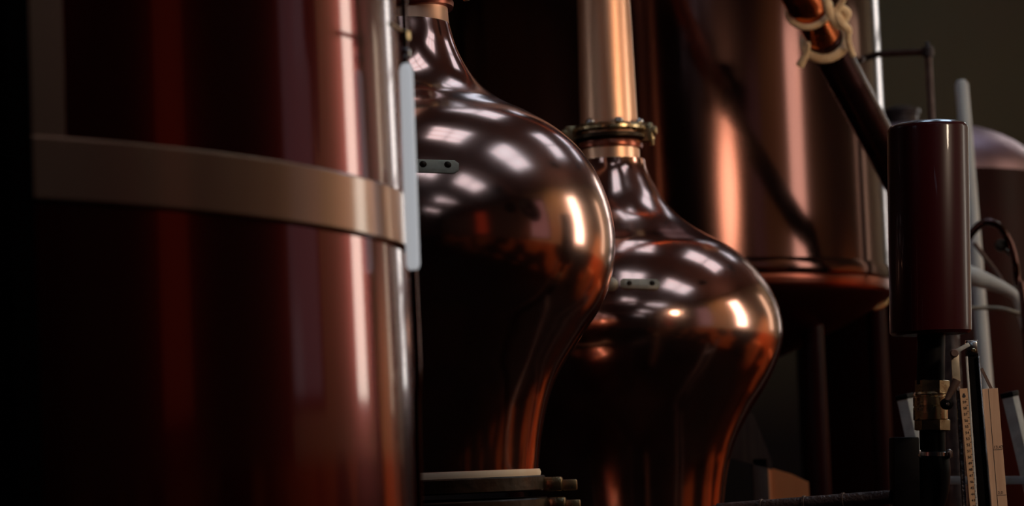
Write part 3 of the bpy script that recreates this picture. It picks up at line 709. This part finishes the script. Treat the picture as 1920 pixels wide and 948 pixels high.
# numbered ruler
a = w(1806, 728, -.014); b = w(1826, 948, -.014); f = down(a, b, 0); dru = (b - a).normalized()
ru = empty('wooden_ruler', tuple(f), 'narrow yellowed wooden ruler with small black numerals, left of the black upright', 'ruler')
bm = new(); bar(bm, f, a, S(15, Yw), .005, bev=.0006); link('rule', bm, M['ruler'], ru, smooth=False)
rotr = basis((1, 0, 0), a - b)
for i in range(20):
    p = a + dru * (S(14, Yw) + i * S(11.4, Yw))
    if i == 0:
        bm = new(); lathe(bm, p + Vector((0, -.0022, 0)), [(S(3.2, Yw), 0), (S(3, Yw), .0012)], 14, (0, -1, 0)); box(bm, p + Vector((0, -.0032, S(3, Yw))), (S(3, Yw), .001, S(4, Yw)))
        link('hole_mark', bm, M['ink'], ru); continue
    mt = Matrix.Translation(p + Vector((0, -.0031, 0))) @ rotr @ Matrix.Rotation(R(90), 4, 'X')
    bm = text(str(60 - i), S(7, Yw), M['ink'], None, mt, .0002)
    box(bm, p + Vector((S(4.8, Yw), -.003, S(5.5, Yw))), (S(3, Yw), .0008, S(.7, Yw)))
    link('numeral', bm, M['ink'], ru, smooth=False)

# wide board with pencilled marks
a = w(1856, 728, -.008); b = w(1874, 948, -.008); f = down(a, b, 0); db = (b - a).normalized()
bd = empty('marked_board', tuple(f), 'pale wooden board with ruled lines and handwritten figures, right of the black upright', 'board')
bm = new(); bar(bm, f, a, S(29, Yw), .008, bev=.0008); link('board', bm, M['wood'], bd, smooth=False)
rotb = basis((1, 0, 0), a - b)
xr = Vector((rotb[0][0], rotb[1][0], rotb[2][0]))
bm = new(); o_ = -xr * S(3.5, Yw) + Vector((0, -.0042, 0)); bar(bm, f + o_, a + o_ - (a - b).normalized() * .001, S(.9, Yw), .0006); link('ruled_line', bm, M['ink'], bd)
for yy, s in ((843, '13,42'), (928, '2,0')):
    c = a + (b - a) * ((yy - 728) / 220)
    bm = new(); o_ = c + Vector((0, -.0042, 0)); bar(bm, o_ - xr * S(4, Yw), o_ + xr * S(14, Yw), S(.9, Yw), .0006, side=(0, 0, 1)); link('ruled_line', bm, M['ink'], bd)
    mt = Matrix.Translation(c + xr * S(6 if len(s) > 3 else 3, Yw) + Vector((0, -.0043, S(4.5, Yw)))) @ rotb @ Matrix.Rotation(R(90), 4, 'X')
    link('handwriting', text(s, S(8, Yw), M['ink'], None, mt, .0002), M['ink'], bd, smooth=False)

# ---------------------------------------------------------------- grey trestle
Yx = 7.6
x = lambda a, b, dy=0: P(a, b, Yx + dy)
tr = empty('metal_trestle', (x(1800, 900).x, Yx, 0), 'grey square-tube metal trestle with leaning legs, behind the ruler and board', 'trestle')
for (x0, y0, x1, y1) in ((1697, 746, 1729, 893), (1894, 742, 1932, 905)):
    a = x(x0, y0); b = x(x1, y1); f = down(a, b, 0)
    sd = Vector((1, -.85, 0))
    bm = new(); bar(bm, f, a, S(23, Yx), S(23, Yx), side=sd, bev=.002); lg = link('leg', bm, M['dullsteel'], tr)
    bm = new(); bar(bm, a + (a - b).normalized() * -.004, a + (a - b).normalized() * .014, S(27, Yx), S(27, Yx), side=sd, bev=.004); link('end_cap', bm, M['black'], lg)
bm = new(); bar(bm, x(1725, 900), x(1932, 900), S(15, Yx), .03, side=(0, 0, 1), bev=.002); link('cross_rail', bm, M['dullsteel'], tr)

# ---------------------------------------------------------------- low box and brace behind still two
Yb = 9.4
b_ = lambda a, b, dy=0: P(a, b, Yb + dy)
cb = empty('copper_box', (b_(1476, 900).x, Yb, 0), 'low orange-brown box with sloping top, at the bottom beside the farther still', 'box')
p0 = b_(1436, 874); p1 = b_(1484, 888); p2 = b_(1516, 903)
bm = new(); pts = [(p0.x, p0.z), (p1.x, p1.z), (p2.x, p2.z), (p2.x + .01, 0), (p0.x, 0)]
F = [bm.verts.new((x_, Yb, z_)) for x_, z_ in pts]; Bk = [bm.verts.new((x_, Yb + .35, z_)) for x_, z_ in pts]
bm.faces.new(F); bm.faces.new(Bk[::-1])
for i in range(5): j = (i + 1) % 5; bm.faces.new((F[i], Bk[i], Bk[j], F[j]))
link('box_body', bm, M['crate'], cb, smooth=False)
bm = new(); bar(bm, Vector((p0.x + .008, Yb - .006, 0)), Vector((p0.x + .008, Yb - .006, p0.z)), .018, .014, bev=.002); link('corner_strip', bm, M['crate'], cb)
sb = P(1398, 770, 9.0); se = P(1452, 872, 9.0)
bm = new(); pts3 = [P(1360, 770, 9.0), P(1412, 775, 9.0), P(1448, 866, 9.0), P(1448, 880, 9.0), P(1340, 850, 9.0)]
br = empty('gusset_plate', (pts3[2].x, 9.0, 0), 'dark triangular metal plate leaning between the farther still and the tank legs', 'plate')
F = [bm.verts.new(p) for p in pts3]; Bk = [bm.verts.new(p + Vector((0, .03, 0))) for p in pts3]
bm.faces.new(F); bm.faces.new(Bk[::-1])
for i in range(5): j = (i + 1) % 5; bm.faces.new((F[i], Bk[i], Bk[j], F[j]))
link('plate', bm, M['beam'], br, smooth=False)
s0 = P(1425, 868, 9.0); bm = new(); bar(bm, Vector((s0.x, 9.015, 0)), s0 + Vector((0, .015, .02)), .06, .03, bev=.003); link('foot', bm, M['beam'], br)

# ---------------------------------------------------------------- unseen copper drums added for warm reflections in the stills
for k, (dx, dy) in enumerate(((3.75, 11.4), (4.6, 9.6))):
    dr = empty('reflected_drum', (dx, dy, 0), ('copper drum by the right wall, the farther one, added out of view for warm reflections', 'copper drum by the right wall, the nearer one, added out of view for warm reflections')[k], 'drum')
    bm = new(); lathe(bm, (dx, dy, 0), [(.42, 0), (.43, .02), (.43, .38), (.445, .40), (.43, .42), (.43, .78), (.445, .80), (.43, .82), (.43, 1.25), (.40, 1.28), (.1, 1.30)], 64); link('drum_body', bm, M['crate'], dr)
    bm = new(); lathe(bm, (dx, dy, 1.30), [(.06, -.01), (.06, .03), (.05, .04)], 24); link('bung', bm, M['brass'], dr)

# ---------------------------------------------------------------- unseen fill lamps added to brighten objects and the right wall
def spot(loc, aim, watts, color, angle, radius, label):
    sl = empty('fill_spotlight', loc, label, 'fill lamp')
    d = (Vector(aim) - Vector(loc)).normalized()
    bm = new(); lathe(bm, Vector(loc) - d * .22, [(.06, 0), (.16, .02), (.30, .18), (radius + .04, .24), (radius + .04, .25)], 40, d, cap=False); link('fill_lamp_housing', bm, M['black'], sl)
    bm = new(); tube(bm, [Vector(loc) - d * .2, Vector((loc[0], loc[1], 5.2))], .012, 10, smooth=False); link('hanging_rod', bm, M['black'], sl)
    ld = bpy.data.lights.new('fill_spot_lamp', 'SPOT'); lo = bpy.data.objects.new('fill_spot_lamp', ld); col.objects.link(lo)
    ld.energy = watts; ld.color = color; ld.spot_size = R(angle); ld.spot_blend = .6; ld.shadow_soft_size = radius
    lo.parent = sl; lo.rotation_euler = d.to_track_quat('-Z', 'Y').to_euler(); lo.location = d * .06
spot((3.6, 4.2, 3.6), (1.38, 6.4, 1.85), 420, (1.0, 0.78, 0.58), 34, .16, 'added warm fill lamp aimed down at the valve, ruler and board')
spot((3.4, 5.2, 3.3), (1.15, 8.4, 3.4), 380, (1.0, 0.74, 0.5), 36, .5, 'added warm fill lamp aimed up at the tied rope and the tall bright neck')
spot((3.3, 10.2, 4.6), (4.5, 11.2, 0.9), 700, (1.0, 0.46, 0.20), 70, .12, 'added orange fill lamp hung over the added copper drums by the right wall')
spot((3.2, 4.2, 4.4), (5.3, 5.6, 1.0), 80, (1.0, 0.33, 0.14), 70, .12, 'added orange fill lamp hung in the middle of the hall, aimed at the right wall dado')
spot((3.0, 7.6, 4.5), (5.4, 7.2, 2.6), 170, (1.0, 0.74, 0.44), 110, .12, 'added warm fill lamp washing the cream right wall between two windows')

# ---------------------------------------------------------------- world, camera, view
w_ = bpy.data.worlds.new('hall_world'); bpy.context.scene.world = w_; w_.use_nodes = True
w_.node_tree.nodes['Background'].inputs[0].default_value = (.8, .9, 1, 1); w_.node_tree.nodes['Background'].inputs[1].default_value = 0.3

cd = bpy.data.cameras.new('camera'); cam = bpy.data.objects.new('camera', cd); col.objects.link(cam)
cd.sensor_width = 36; cd.lens = 36 * FPX / 1920; cd.clip_end = 100; cd.clip_start = .05
cam.matrix_world = Matrix.Translation(CAM) @ Matrix((Rt, Up, -Fw)).transposed().to_4x4()
cd.dof.use_dof = True; cd.dof.focus_distance = 6.2; cd.dof.aperture_fstop = (cd.lens / 1000) / .030
sc = bpy.context.scene; sc.camera = cam
sc.view_settings.view_transform = 'Standard'; sc.view_settings.look = 'None'; sc.view_settings.gamma = 1; sc.view_settings.use_curve_mapping = False
sc.view_settings.exposure = -1.0
sc.cycles.use_denoising = True
sc.cycles.max_bounces = 8; sc.cycles.glossy_bounces = 6; sc.cycles.diffuse_bounces = 3
sc.cycles.caustics_reflective = True
sc.cycles.blur_glossy = 0.4
sc.cycles.sample_clamp_indirect = 4.0
